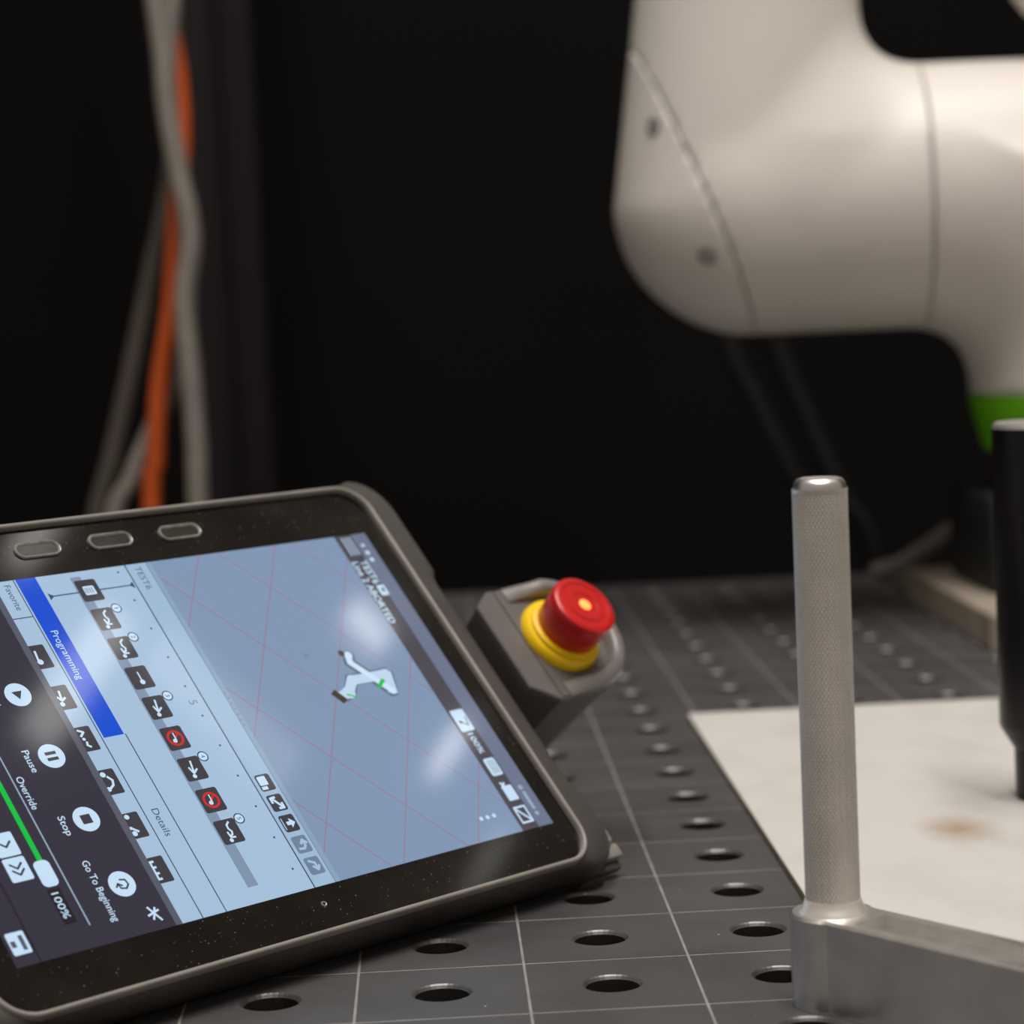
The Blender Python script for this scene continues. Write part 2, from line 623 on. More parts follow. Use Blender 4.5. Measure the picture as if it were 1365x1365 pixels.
def body_sdf(x, y, z):
    # horizontal shoulder barrel with rounded left end
    rr = 0.066
    q1 = np.sqrt((y - RY) ** 2 + (z - 0.2513) ** 2) - 0.0772 + rr
    q2 = np.abs(x - 0.258) - 0.202 + rr
    H = np.minimum(np.maximum(q1, q2), 0) + np.sqrt(np.maximum(q1, 0) ** 2 + np.maximum(q2, 0) ** 2) - rr
    # tapering upper arm
    zz = np.clip(z, 0.2513, 0.75)
    c = 0.1170 + (zz - 0.2513) * 0.07
    r = np.maximum(0.0735 - (zz - 0.2513) * 0.072, 0.050)
    V = np.sqrt((x - c) ** 2 + (y - RY) ** 2 + np.minimum(z - 0.2513, 0) ** 2) - r
    V = np.maximum(V * 0.99, z - 0.80)
    # column over the base joint
    Cc = np.maximum(np.sqrt((x - 0.345) ** 2 + (y - RY) ** 2) - 0.092, np.maximum(0.1325 - z, z - 0.25))
    t = np.clip((x - 0.105) / 0.075, 0, 1)
    k = 0.004 + 0.032 * t * t * (3 - 2 * t) * np.clip((z - 0.225) / 0.06, 0, 1)
    return smin(smin(H, V, k), Cc, 0.042)


def capsule(x, y, z, a, b, r):
    a, b = np.array(a), np.array(b)
    d = b - a
    t = np.clip(((x - a[0]) * d[0] + (y - a[1]) * d[1] + (z - a[2]) * d[2]) / (d @ d), 0, 1)
    return np.sqrt((x - a[0] - t * d[0]) ** 2 + (y - a[1] - t * d[1]) ** 2 + (z - a[2] - t * d[2]) ** 2) - r


def fore_sdf(x, y, z):
    e = capsule(x, y, z, (0.152, RY, 0.82), (0.170, RY, 0.86), 0.066)
    f = capsule(x, y, z, (0.170, RY, 0.86), (0.333, RY, 0.66), 0.052)
    w = capsule(x, y, z, (0.333, RY, 0.66), (0.333, RY, 0.395), 0.058)
    return smin(smin(e, f, 0.03), w, 0.03)


def build_robot():
    root = empty('robot_arm', (0.345, RY, 0.0205))
    base = Vector((0.345, RY, 0.0205))
    V, Fc = surface_nets(body_sdf, (0.03, RY - 0.105, 0.118), (0.475, RY + 0.105, 0.815), 0.0046)
    V = V - np.array(base)
    src = bpy.data.meshes.new('src')
    src.from_pydata(V.tolist(), [], Fc)

    def cut(name, planes, m):
        bm = bmesh.new()
        bm.from_mesh(src)
        for co, no in planes:
            g = bm.verts[:] + bm.edges[:] + bm.faces[:]
            bmesh.ops.bisect_plane(bm, geom=g, plane_co=Vector(co) - base, plane_no=Vector(no), clear_outer=True)
            # fold the cut edge inward so each shell shows a thickness
            eds = [e for e in bm.edges if e.is_boundary and all(abs((v.co - (Vector(co) - base)).dot(Vector(no).normalized())) < 1e-5 for v in e.verts)]
            if eds:
                r = bmesh.ops.extrude_edge_only(bm, edges=eds)
                nv = [q for q in r['geom'] if isinstance(q, bmesh.types.BMVert)]
                cen = sum((v.co for v in nv), Vector()) / len(nv)
                for v in nv:
                    v.co += (cen - v.co).normalized() * 0.004 - Vector(no).normalized() * 0.0003
        return from_bm(name, bm, m, root, smooth=True)

    # seam of the end cover, seam between upper arm and shoulder
    n1 = Vector((0.1697, 0, 0.0652)).normalized()
    p1 = Vector((0.0555, RY, 0.3457))
    n2 = Vector((1, -0.10, 0)).normalized()
    p2 = Vector((0.2239, RY, 0.25))
    g = 0.0005
    cut('end_cover', [(p1 - n1 * g, n1)], M['robot'])
    cut('upper_arm', [(p1 + n1 * g, -n1), (p2 - n2 * g, n2)], M['robot'])
    cut('shoulder', [(p2 + n2 * g, -n2)], M['robot'])
    bpy.data.meshes.remove(src)
    V, Fc = surface_nets(fore_sdf, (0.07, RY - 0.075, 0.325), (0.405, RY + 0.075, 0.94), 0.006)
    V = V - np.array(base)
    pyd('forearm', V.tolist(), Fc, M['robot'], root, smooth=True)
    # screws on the end cover
    for sx, sz in ((0.0645, 0.2957), (0.0898, 0.2210)):
        y = RY - 0.10
        for _ in range(60):
            d = float(body_sdf(np.array(sx), np.array(y), np.array(sz)))
            y += d
        e = 0.001
        nrm = Vector([float(body_sdf(np.array(sx + (a == 0) * e), np.array(y + (a == 1) * e), np.array(sz + (a == 2) * e)) - body_sdf(np.array(sx - (a == 0) * e), np.array(y - (a == 1) * e), np.array(sz - (a == 2) * e))) for a in range(3)]).normalized()
        o = lathe_obj('screw', [(0, -0.002), (0.0052, -0.002), (0.0052, 0.0007), (0.0046, 0.0012), (0.0028, 0.0012), (0.0026, -0.0006), (0, -0.0006)], M['screw'], root, n=20)
        o.location = Vector((sx, y, sz)) - base
        o.rotation_euler = nrm.to_track_quat('Z', 'Y').to_euler()
        o2 = lathe_obj('screw_socket', [(0, -0.0003), (0.0027, -0.0003), (0.0026, -0.0018), (0, -0.0018)], M['screw_socket'], o, n=6)
    # green ring, black base and flange
    z0 = -base.z
    lathe_obj('green_ring', [(0.070, 0.1325 + z0), (0.0922, 0.1325 + z0), (0.0920, 0.1270 + z0), (0.0845, 0.1000 + z0), (0.070, 0.1000 + z0)], M['green'], root, n=72)
    lathe_obj('base', [(0.074, 0.1325 + z0), (0.074, 0.0998 + z0), (0.078, 0.0990 + z0), (0.074, 0.060 + z0), (0.074, 0.040 + z0), (0.088, 0.036 + z0), (0.088, 0.0), (0, 0.0)], M['robot_dark'], root, n=64)
    bm = box_bm(-0.098, -0.045, -0.06, 0.05, 0.0003, 0.056, bev=0.004)
    autosmooth(from_bm('connector_box', bm, M['robot_dark'], root))
    tag(root, 'white robot arm with green ring above the perforated table', 'robot arm')


build_robot()
tag(from_bm('riser_plate', box_bm(0.227, 0.480, 0.600, 0.830, 0.0001, 0.0203, bev=0.0012), M['riser']), 'tan metal riser plate under the robot base', 'plate')


# ------------------------------------------------------------------ cables behind the table
def cable(name, pts, r, m, label, group=None):
    v, f = tube(catmull(pts, 8), r)
    o = pyd(name, v, f, m, None, smooth=True)
    tag(o, label, 'cable', group)
    return o


YC = 1.10
lo_z = FZ + 0.008
low = [(.305, -.244), (.275, -.239), (.250, -.238), (.222, -.243), (.200, -.245), (.156, -.243), (.101, -.242), (.051, -.243), (-.3, -.245), (lo_z, -.245)]
cable('hanging_cable', [(-.262, YC - .030, 1.3), (-.254, YC - .030, .80), (-.255, YC - .030, .50), (-.254, YC - .030, .441), (-.250, YC - .030, .387), (-.249, YC - .030, .349)] + [(x, YC - .030, z) for z, x in low], 0.0066, M['grey_cable'], 'pale grey cable hanging in front, right of the orange cable')
cable('hanging_cable', [(-.236, YC - .015, 1.3), (-.238, YC - .015, .80), (-.237, YC - .015, .52), (-.2405, YC - .015, .441), (-.2455, YC - .015, .405), (-.2485, YC - .015, .375), (-.2480, YC - .015, .345)] + [(x + .0005, YC - .015, z) for z, x in low], 0.0066, M['grey_cable'], 'pale grey cable joining the bundle from the upper right')
cable('hanging_cable', [(-.262, YC, 1.3), (-.250, YC, .80), (-.2475, YC, .50), (-.2475, YC, .44), (-.2465, YC, .410), (-.2430, YC, .385), (-.2415, YC, .350), (-.243, YC, .321), (-.248, YC, .283), (-.252, YC, .245), (-.258, YC, .201), (-.269, YC, .147), (-.275, YC, .091), (-.280, YC, .052), (-.292, YC, -.25), (-.292, YC, lo_z)], 0.0068, M['orange'], 'bright orange cable hanging behind the tablet')
cable('hanging_cable', [(-.250, YC + .016, 1.3), (-.250, YC + .016, .80), (-.250, YC + .016, .52), (-.250, YC + .016, .440), (-.249, YC + .016, .349), (-.247, YC + .016, .305), (-.245, YC + .016, .272), (-.246, YC + .016, .239), (-.249, YC + .016, .195), (-.262, YC + .016, .148), (-.279, YC + .016, .114), (-.295, YC + .016, .081), (-.315, YC + .016, .030), (-.345, YC + .016, -.20), (-.35, YC + .016, lo_z)], 0.0068, M['grey_cable'], 'grey cable swinging lower left behind the orange cable')
cable('hanging_cable', [(-.236, YC + .034, 1.3), (-.240, YC + .034, .80), (-.245, YC + .034, .50), (-.248, YC + .034, .42), (-.250, YC + .034, .36), (-.252, YC + .034, .322), (-.261, YC + .034, .278), (-.270, YC + .034, .246), (-.283, YC + .034, .197), (-.298, YC + .034, .142), (-.312, YC + .034, .093), (-.330, YC + .034, .03), (-.37, YC + .034, -.2), (-.38, YC + .034, lo_z)], 0.0072, M['dark_cable'], 'dark grey cable slanting away furthest left in the hanging bundle')
cable('air_hose', [(.141, 1.0, .40), (.135, 1.0, .26), (.141, 1.0, .171), (.161, 1.0, .120), (.185, 1.0, .066), (.205, 1.0, .022), (.215, 1.0, -.2), (.215, 1.0, lo_z)], 0.007, M['hose'], 'black hose hanging under the robot elbow, left of the pair', 'black hoses')
cable('air_hose', [(.165, 1.0, .40), (.165, 1.0, .26), (.175, 1.0, .167), (.195, 1.0, .108), (.217, 1.0, .054), (.24, 1.0, .0), (.25, 1.0, -.2), (.25, 1.0, lo_z)], 0.007, M['hose'], 'black hose hanging under the robot elbow, right of the pair', 'black hoses')
v, f = tube(catmull([(.226, .925, .0065), (.2385, .905, .013), (.256, .875, .030), (.2705, .85, .0465)], 6), 0.0062)
tag(pyd('conduit', v, f, M['conduit'], None, True), 'short grey metal conduit slanting up from the table to the robot base', 'conduit')


# ------------------------------------------------------------------ aluminium fixture with the knurled handle
def build_handle():
    bx, by = 0.0357, -0.0050
    root = empty('clamp_fixture', (bx, by, 0.0001))
    top = 0.0262
    # arm outline in its own frame: +s along the bar, +t across
    d = Vector((0.607, -0.795, 0))
    t = Vector((0.795, 0.607, 0))
    rb = 0.0122

    def P(s, q, z):
        p = d * s + t * q
        return (p.x, p.y, z)

    L, hw = 0.150, 0.0102
    out = []
    n = 28
    a0 = math.asin(hw / rb)
    for i in range(n + 1):
        a = a0 + (2 * PI - 2 * a0) * i / n
        out.append((rb * math.cos(a), rb * math.sin(a)))
    out += [(L, -hw), (L, hw)]
    N = len(out)
    bev = 0.0008

    def shrink(o, k):
        s, q = o
        if s >= L - 1e-6:
            return (s - k, q - math.copysign(k, q))
        r = math.hypot(s, q)
        if abs(r - rb) < 1e-6:
            return (s * (r - k) / r, q * (r - k) / r)
        return o
    vs = [P(s, q, 0.0) for s, q in out] + [P(s, q, top - bev) for s, q in out] + [P(*shrink(o, bev), top) for o in out]
    fs = [tuple(range(N - 1, -1, -1))]
    for Lr in (0, 1):
        for i in range(N):
            j = (i + 1) % N
            fs.append((Lr * N + i, Lr * N + j, (Lr + 1) * N + j, (Lr + 1) * N + i))
    # top face with a channel: boss part, front rim, back rim, channel floor
    fs.append(tuple(2 * N + i for i in range(N)))
    o = fixn(pyd('bar', vs, fs, M['alu'], root))
    # cut the channel with a boolean-free inset: lower slot built by bisecting
    bm = bmesh.new()
    bm.from_mesh(o.data)
    for co, no in ((P(0.0138, 0, 0), d), (P(0, -0.0068, 0), t), (P(0, 0.0058, 0), t)):
        bmesh.ops.bisect_plane(bm, geom=bm.verts[:] + bm.edges[:] + bm.faces[:], plane_co=co, plane_no=no)
    sel = []
    for f_ in bm.faces:
        c = f_.calc_center_median()
        s, q = c.dot(d), c.dot(t)
        if f_.normal.z > 0.9 and s > 0.0138 and -0.0068 < q < 0.0058 and c.z > top - 0.0005:
            sel.append(f_)
    if sel:
        r = bmesh.ops.extrude_face_region(bm, geom=sel)
        nv = [q for q in r['geom'] if isinstance(q, bmesh.types.BMVert)]
        bmesh.ops.translate(bm, vec=(0, 0, -0.003), verts=nv)
        bmesh.ops.delete(bm, geom=sel, context='FACES')
    bmesh.ops.recalc_face_normals(bm, faces=bm.faces)
    bm.to_mesh(o.data)
    bm.free()
    autosmooth(o, 28)
    # knurled rod, real diamond relief
    nr, nz, r0 = 192, 440, 0.00775
    z0, z1 = top - 0.001, 0.1480
    starts = 42
    vs, fs = [], []
    H = z1 - z0 - 0.003
    lead = 2 * PI * r0  # 45 degree lead
    for i in range(nz + 1):
        z = z0 + H * i / nz
        edge = min(1, (nz - i) / 6, i / 6)
        for k in range(nr):
            a = 2 * PI * k / nr
            p = a * starts / (2 * PI)
            w = (z / lead) * starts * 0.62
            g1 = abs(((p + w) % 1) - 0.5) * 2
            g2 = abs(((p - w) % 1) - 0.5) * 2
            rr = r0 - 0.00050 * edge * max(g1, g2) ** 2
            vs.append((rr * math.cos(a), rr * math.sin(a), z))
    for i in range(nz):
        for k in range(nr):
            j = (k + 1) % nr
            fs.append((i * nr + k, i * nr + j, (i + 1) * nr + j, (i + 1) * nr + k))
    fixn(pyd('knurled_rod', vs, fs, M['knurl'], root, smooth=True))
    zt = z0 + H
    lathe_obj('rod_tip', [(r0 - 0.0004, zt - 0.0004), (r0 - 0.0004, zt + 0.0004), (r0 - 0.0007, zt + 0.0016), (r0 - 0.0014, zt + 0.0026), (r0 - 0.0026, zt + 0.0030), (0, zt + 0.0030)], M['alu'], root, n=64, ang=60)
    lathe_obj('rod_collar', [(0.0098, top - 0.0005), (0.0095, top + 0.0005), (0.0086, top + 0.0014), (0.0079, top + 0.0036), (0.0070, top + 0.0036)], M['knurl'], root, n=64, ang=60)
    tag(root, 'aluminium clamp bar with an upright knurled rod handle', 'clamp')


build_handle()


def build_spindle():
    x, y = 0.1572, 0.2285
    root = empty('black_spindle', (x, y, 0.0030))
    z0 = -0.0030
    lathe_obj('body', [(0.0112, 0.0222 + z0), (0.0162, 0.0305 + z0), (0.0166, 0.032 + z0), (0.0166, 0.1445 + z0)], M['spindle'], root, n=64)
    lathe_obj('tip', [(0, 0.0), (0.0100, 0.0), (0.0110, 0.0012), (0.0112, 0.0222 + z0), (0.0, 0.0222 + z0)], M['spindle'], root, n=48)
    lathe_obj('end_face', [(0.0166, 0.1445 + z0), (0.0158, 0.1462 + z0), (0.0150, 0.1466 + z0), (0.0, 0.1466 + z0)], M['spindle_top'], root, n=64)
    tag(root, 'black cylindrical spindle with stepped tip standing on the white board', 'spindle')


build_spindle()

# ------------------------------------------------------------------ the tablet pendant
# tablet axes: u along the reading direction, v towards the title bar, n out of the screen
Uv = Vector((0, 0, 0))
Vv = Vector((0.72967357, 0.68373817, 0)).normalized()
Nv = Vector((0.50411904, -0.52913689, 0.68255266))
Nv = (Nv - Vv * Vv.dot(Nv)).normalized()
Uv = Vv.cross(Nv).normalized()
KU = 0.000957                      # metres per screen unit
TL = Vector((-0.0961153, 0.1981, 0.1193455))
TL = CAM + (Vector((-0.11296483, 0.76194640, 0.06553893)) - CAM) * 0.60
X0, Y0, O0 = 153.4, 111.0, -18.0   # the resting edge, in screen units
TAB = empty('tablet_pendant', TL + (Uv * X0 - Vv * Y0 + Nv * O0) * KU)
TAB.rotation_mode = 'QUATERNION'
TAB.rotation_quaternion = Matrix(((Uv.x, Vv.x, Nv.x), (Uv.y, Vv.y, Nv.y), (Uv.z, Vv.z, Nv.z))).to_quaternion()
tag(TAB, 'rubber-cased tablet with lit screen and red emergency button, propped on the table', 'tablet')


def T(x, y, o=0.0):
    return ((x - X0) * KU, (Y0 - y) * KU, (o - O0) * KU)


def rrect(x0, x1, y0, y1, r, seg=8):
    """rounded rectangle as points with outward normals (screen units, y down)"""
    pts = []
    for cx, cy, a0 in ((x1 - r, y0 + r, -90), (x1 - r, y1 - r, 0), (x0 + r, y1 - r, 90), (x0 + r, y0 + r, 180)):
        for i in range(seg + 1):
            a = math.radians(a0 + 90 * i / seg)
            pts.append((cx + r * math.cos(a), cy + r * math.sin(a), math.cos(a), math.sin(a)))
    return pts


def subdiv(pts, step=6):
    out = []
    n = len(pts)
    for i in range(n):
        a, b = pts[i], pts[(i + 1) % n]
        L = math.hypot(b[0] - a[0], b[1] - a[1])
        k = max(1, int(L / step))
        for j in range(k):
            t = j / k
            out.append(tuple(a[q] + (b[q] - a[q]) * t for q in range(4)))
    return out


def build_bumper():
    path = subdiv(rrect(-20.5, 151.5, -8.0, 233.5, 11.5, 10), 4)
    prof = [(0.6, -1.2), (0.6, 1.0), (3.0, 1.0), (8.0, 0.0), (12.0, -1.6), (14.2, -3.8), (15.0, -6.5), (15.0, -10.0), (13.6, -14.5), (9.5, -17.7), (-6.0, -19.2)]
    vs, fs = [], []
    for x, y, nx, ny in path:
        sc = 1 - 0.80 * max(0, nx) ** 2 - 0.72 * max(0, -nx) ** 4
        # thicker moulded corners at the title-bar side
        bul = 0.0
        if y < -2:
            for lo, hi in ((-60, 24), (118, 400)):
                if lo < x < hi:
                    bul = 3.0 * min(1, (hi - x) / 4 if hi < 100 else (x - lo) / 10) * max(0, -ny)
        for s, o in prof:
            k = s * sc + (bul * min(1, max(0, (s - 3) / 10)) if s > 0 else 0)
            vs.append(T(x + nx * k, y + ny * k, o))
    n, m = len(path), len(prof)
    for i in range(n):
        j = (i + 1) % n
        for k in range(m - 1):
            fs.append((i * m + k, j * m + k, j * m + k + 1, i * m + k + 1))
    o = autosmooth(fixn(pyd('bumper', vs, fs, M['bumper'], TAB)), 50)
    back = [vs[i * m + m - 1] for i in range(n)]
    # raised bead round the glass
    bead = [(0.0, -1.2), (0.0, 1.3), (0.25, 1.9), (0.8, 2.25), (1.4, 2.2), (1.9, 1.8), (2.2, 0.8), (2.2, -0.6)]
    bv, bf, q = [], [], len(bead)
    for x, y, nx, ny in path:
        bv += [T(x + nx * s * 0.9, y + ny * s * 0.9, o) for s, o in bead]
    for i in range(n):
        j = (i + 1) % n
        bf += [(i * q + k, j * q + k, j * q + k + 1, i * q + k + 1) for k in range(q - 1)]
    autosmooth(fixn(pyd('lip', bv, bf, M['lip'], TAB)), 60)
    b2 = [(x, y, z - 0.0015) for x, y, z in back]
    pyd('back_shell', back + b2, [tuple(range(n - 1, -1, -1)), tuple(range(n, 2 * n))] + [(i, (i + 1) % n, n + (i + 1) % n, n + i) for i in range(n)], M['back'], TAB)
    fixn(TAB.children[-1])
    pts = rrect(-20.3, 151.3, -7.8, 233.3, 11.3, 10)
    N = len(pts)
    pyd('front_panel', [T(p[0], p[1], -0.10) for p in pts] + [T(p[0], p[1], -1.5) for p in pts], [tuple(range(N)), tuple(range(2 * N - 1, N - 1, -1))] + [(i, (i + 1) % N, N + (i + 1) % N, N + i) for i in range(N)], M['bezel'], TAB)
    fixn(TAB.children[-1])


build_bumper()


def tab_box(name, x0, x1, y0, y1, o0, o1, m, parent=TAB, bev=0.0):
    bm = box_bm(x0 * KU, x1 * KU, -y1 * KU, -y0 * KU, o0 * KU, o1 * KU, bev=bev * KU)
    bmesh.ops.translate(bm, vec=(-X0 * KU, Y0 * KU, -O0 * KU), verts=bm.verts)
    return autosmooth(from_bm(name, bm, m, parent), 40)


# kickstand behind (it carries the raised edge)
def kick():
    up = Vector((Uv.z, Vv.z, Nv.z))
    zb = (Vector(T(28, 0, -19)).dot(up) + TAB.location.z)
    vs = []
    for y in (60, 165):
        for x, o in ((25, -20.0), (31, -20.0)):
            a = Vector(T(x, y, o))
            z = a.dot(up) + TAB.location.z
            b = a - up * (z - 0.0004) + Vector((0, 0, -0.010)).cross(Vector((0, 1, 0))) * 0
            vs += [a, b]
    o = pyd('kickstand', [tuple(v) for v in vs], [(0, 1, 3, 2), (4, 6, 7, 5), (0, 4, 5, 1), (2, 3, 7, 6), (0, 2, 6, 4), (1, 5, 7, 3)], M['back'], TAB)
    fixn(o)


kick()

# three moulded side buttons
for yc in (140, 110.2, 80.3):
    pts = rrect(-14.5, -7.9, yc - 9.0, yc + 9.0, 3.2, 8)
    N = len(pts)

    def ring(k, o):
        return [T(p[0] + p[2] * k, p[1] + p[3] * k, o) for p in pts]
    loops = [ring(0, -0.1), ring(0, 0.5), ring(-0.35, 0.8), ring(-0.8, 0.6), ring(-1.1, 0.05)]
    vs = sum(loops, [])
    fs = [(L * N + i, L * N + (i + 1) % N, (L + 1) * N + (i + 1) % N, (L + 1) * N + i) for L in range(4) for i in range(N)]
    b = autosmooth(fixn(pyd('side_button', vs, fs, M['clear_edge'], TAB)), 60)
    inn = ring(-1.05, 0.12)
    pyd('button_face', inn + ring(-1.05, -0.05), [tuple(range(N))] + [(i, (i + 1) % N, N + (i + 1) % N, N + i) for i in range(N)], M['button_face'], b)
    fixn(b.children[0])
v, f = lathe([(0.5, 0.0), (0.5, 0.25), (0.9, 0.35), (1.1, 0.0)], 20)
mc = autosmooth(fixn(pyd('microphone_ring', [T(142.3 + a, 110.6 + b, c - 0.1) for a, b, c in v], f, M['mic'], TAB)), 60)


# ---- emergency stop on its moulded box
def build_estop():
    cx, cy = 61.8, -58.8
    # outline seen on the face
    out = [(80.0, -30.3), (41.2, -30.3), (35.0, -39.5)]
    rr = 26.4
    n = 26
    for i in range(n + 1):
        a = PI + PI * i / n
        out.append((cx + rr * math.cos(a), -61 + rr * math.sin(a)))
    out.append((88.2, -41.5))
    N = len(out)

    def loop(k, o):
        r = []
        for x, y in out:
            dx, dy = x - cx, y + 58
            L = math.hypot(dx, dy)
            r.append(T(x - dx / L * k, y - dy / L * k, o))
        return r
    lv = [loop(7, -50), loop(4, -47), loop(0.7, -4.5), loop(0, -3.2), loop(0, -0.6), loop(0.6, 0)]
    vs = sum(lv, [])
    fs = [(L * N + i, L * N + (i + 1) % N, (L + 1) * N + (i + 1) % N, (L + 1) * N + i) for L in range(len(lv) - 1) for i in range(N)]
    fs += [tuple(range(N - 1, -1, -1)), tuple(range(5 * N, 6 * N))]
    box = autosmooth(fixn(pyd('stop_button_box', vs, fs, M['ebox'], TAB)), 32)
    # shallow raised shelf that leaves the seam line along the tablet side
    q = [(87.2, -42.2), (36.0, -42.2)] + [(cx + 25.4 * math.cos(PI + PI * i / n), -61 + 25.4 * math.sin(PI + PI * i / n)) for i in range(n + 1)]
    Q = len(q)
    pyd('face_plate', [T(x, y, 0.0) for x, y in q] + [T(x, y, 0.5) for x, y in q], [tuple(range(Q)), tuple(range(2 * Q - 1, Q - 1, -1))] + [(i, (i + 1) % Q, Q + (i + 1) % Q, Q + i) for i in range(Q)], M['ebox'], box)
    fixn(box.children[-1])
    # guard rim
    path = [(cx - 23.0, -46.0), (cx - 23.0, -52.0)] + [(cx + 23.0 * math.cos(PI + PI * i / 30), -61 + 23.0 * math.sin(PI + PI * i / 30)) for i in range(31)] + [(cx + 23.0, -52.0), (cx + 23.0, -46.0)]
    prof = [(-3.2, 0.3), (-3.2, 4.6), (-2.4, 5.8), (-1.0, 6.2), (1.0, 6.0), (2.4, 5.0), (3.2, 3.0), (3.3, 0.3)]
    vs, fs = [], []
    for i, (x, y) in enumerate(path):
        a, b = path[max(0, i - 1)], path[min(len(path) - 1, i + 1)]
        tx, ty = b[0] - a[0], b[1] - a[1]
        L = math.hypot(tx, ty)
        nx, ny = ty / L, -tx / L
        if (x - cx) * nx + (y + 55) * ny < 0:
            nx, ny = -nx, -ny
        hk = min(1.0, 0.12 + i / 3.0, 0.12 + (len(path) - 1 - i) / 3.0)
        for s, o in prof:
            vs.append(T(x + nx * s, y + ny * s, 0.3 + (o - 0.3) * hk))
    m = len(prof)
    for i in range(len(path) - 1):
        for k in range(m - 1):
            fs.append((i * m + k, (i + 1) * m + k, (i + 1) * m + k + 1, i * m + k + 1))
    fs += [tuple(range(m)), tuple(range(len(path) * m - 1, (len(path) - 1) * m - 1, -1))]
    autosmooth(fixn(pyd('guard_rim', vs, fs, M['rim'], box)), 45)

    def turned(name, prof, m, ang=35, n=64):
        v, f = lathe(prof, n)
        return autosmooth(fixn(pyd(name, [T(cx + a, cy + b, c) for a, b, c in v], f, m, box)), ang)
    turned('yellow_collar', [(0, 0.3), (16.6, 0.3), (16.8, 1.2), (16.2, 3.6), (15.4, 4.4), (14.6, 4.5), (14.4, 6.0), (13.2, 6.6), (0, 6.6)], M['yellow'])
    turned('mushroom_button', [(0, 6.3), (12.3, 6.3), (12.7, 6.9), (13.4, 17.5), (13.5, 19.3), (13.1, 20.4), (12.2, 21.0), (10.6, 21.0), (10.2, 20.6), (8.2, 20.6), (7.8, 21.1), (5.6, 21.1), (5.2, 20.7), (0, 20.7)], M['red'])
    turned('orange_disc', [(0, 21.2), (1.6, 21.1), (2.6, 20.65), (0, 20.65)], M['glow'], n=24)  # small orange emissive disc at the centre of the button
    # bracket that joins the box to the back of the tablet
    tab_box('box_bracket', 47, 76, -46, 14, -37, -21.0, M['back'], box, bev=1.0)


build_estop()

# rubber lug at the corner that touches the table
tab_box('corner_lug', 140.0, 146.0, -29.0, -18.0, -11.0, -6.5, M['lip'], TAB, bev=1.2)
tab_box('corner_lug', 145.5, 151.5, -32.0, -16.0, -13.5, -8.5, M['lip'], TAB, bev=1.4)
tab_box('corner_lug', 151.0, 154.6, -31.0, -14.0, -15.5, -11.5, M['bumper'], TAB, bev=1.0)

# ------------------------------------------------------------------ what the screen shows (flat, in the screen's own plane)
W, HH = 136.0, 222.4
DISP = pyd('display', [T(0, 0, 0), T(W, 0, 0), T(W, HH, 0), T(0, HH, 0)] + [T(0, 0, -0.09), T(W, 0, -0.09), T(W, HH, -0.09), T(0, HH, -0.09)], [(3, 2, 1, 0), (4, 5, 6, 7), (0, 1, 5, 4), (1, 2, 6, 5), (2, 3, 7, 6), (3, 0, 4, 7)], ui('dark_panel', (48, 45, 60)), TAB)
fixn(DISP)
LAY = 0.016


def poly(name, pts, lay, m, faces=None):
    o = LAY * lay
    n = len(pts)
    vs = [T(x, y, o) for x, y in pts]
    fs = faces or [tuple(range(n))]
    ob = pyd(name, vs, fs, m, DISP)
    if ob.data.polygons and sum(p.normal.z * p.area for p in ob.data.polygons) < 0:
        ob.data.flip_normals()
    return ob


def rect(name, x0, x1, y0, y1, lay, m):
    return poly(name, [(x0, y0), (x1, y0), (x1, y1), (x0, y1)], lay, m)


def rnd(x0, x1, y0, y1, r, seg=5):
    return [(p[0], p[1]) for p in rrect(x0, x1, y0, y1, r, seg)]


def circ(cx, cy, r, n=28):
    return [(cx + r * math.cos(2 * PI * i / n), cy + r * math.sin(2 * PI * i / n)) for i in range(n)]


def strokes(name, lines, w, lay, m, dots=()):
    """several polylines and dots of one drawn mark as one flat mesh"""
    vs, fs = [], []
    o = LAY * lay
    for ln in lines:
        for (x0, y0), (x1, y1) in zip(ln, ln[1:]):
            L = math.hypot(x1 - x0, y1 - y0) or 1e-6
            dx, dy = (x1 - x0) / L, (y1 - y0) / L
            e = w * 0.25
            x0e, y0e, x1e, y1e = x0 - dx * e, y0 - dy * e, x1 + dx * e, y1 + dy * e
            nx, ny = -dy * w / 2, dx * w / 2
            b = len(vs)
            vs += [T(x0e + nx, y0e + ny, o), T(x0e - nx, y0e - ny, o), T(x1e - nx, y1e - ny, o), T(x1e + nx, y1e + ny, o)]
            fs.append((b, b + 1, b + 2, b + 3))
    for cx, cy, r in dots:
        b = len(vs)
        vs += [T(x, y, o) for x, y in circ(cx, cy, r, 16)]
        fs.append(tuple(range(b, b + 16)))
    ob = pyd(name, vs, fs, m, DISP)
    me = ob.data
    flip = [p.index for p in me.polygons if p.normal.z < 0]
    bm = bmesh.new()
    bm.from_mesh(me)
    bm.faces.ensure_lookup_table()
    bmesh.ops.reverse_faces(bm, faces=[bm.faces[i] for i in flip])
    bm.to_mesh(me)
    bm.free()
    return ob


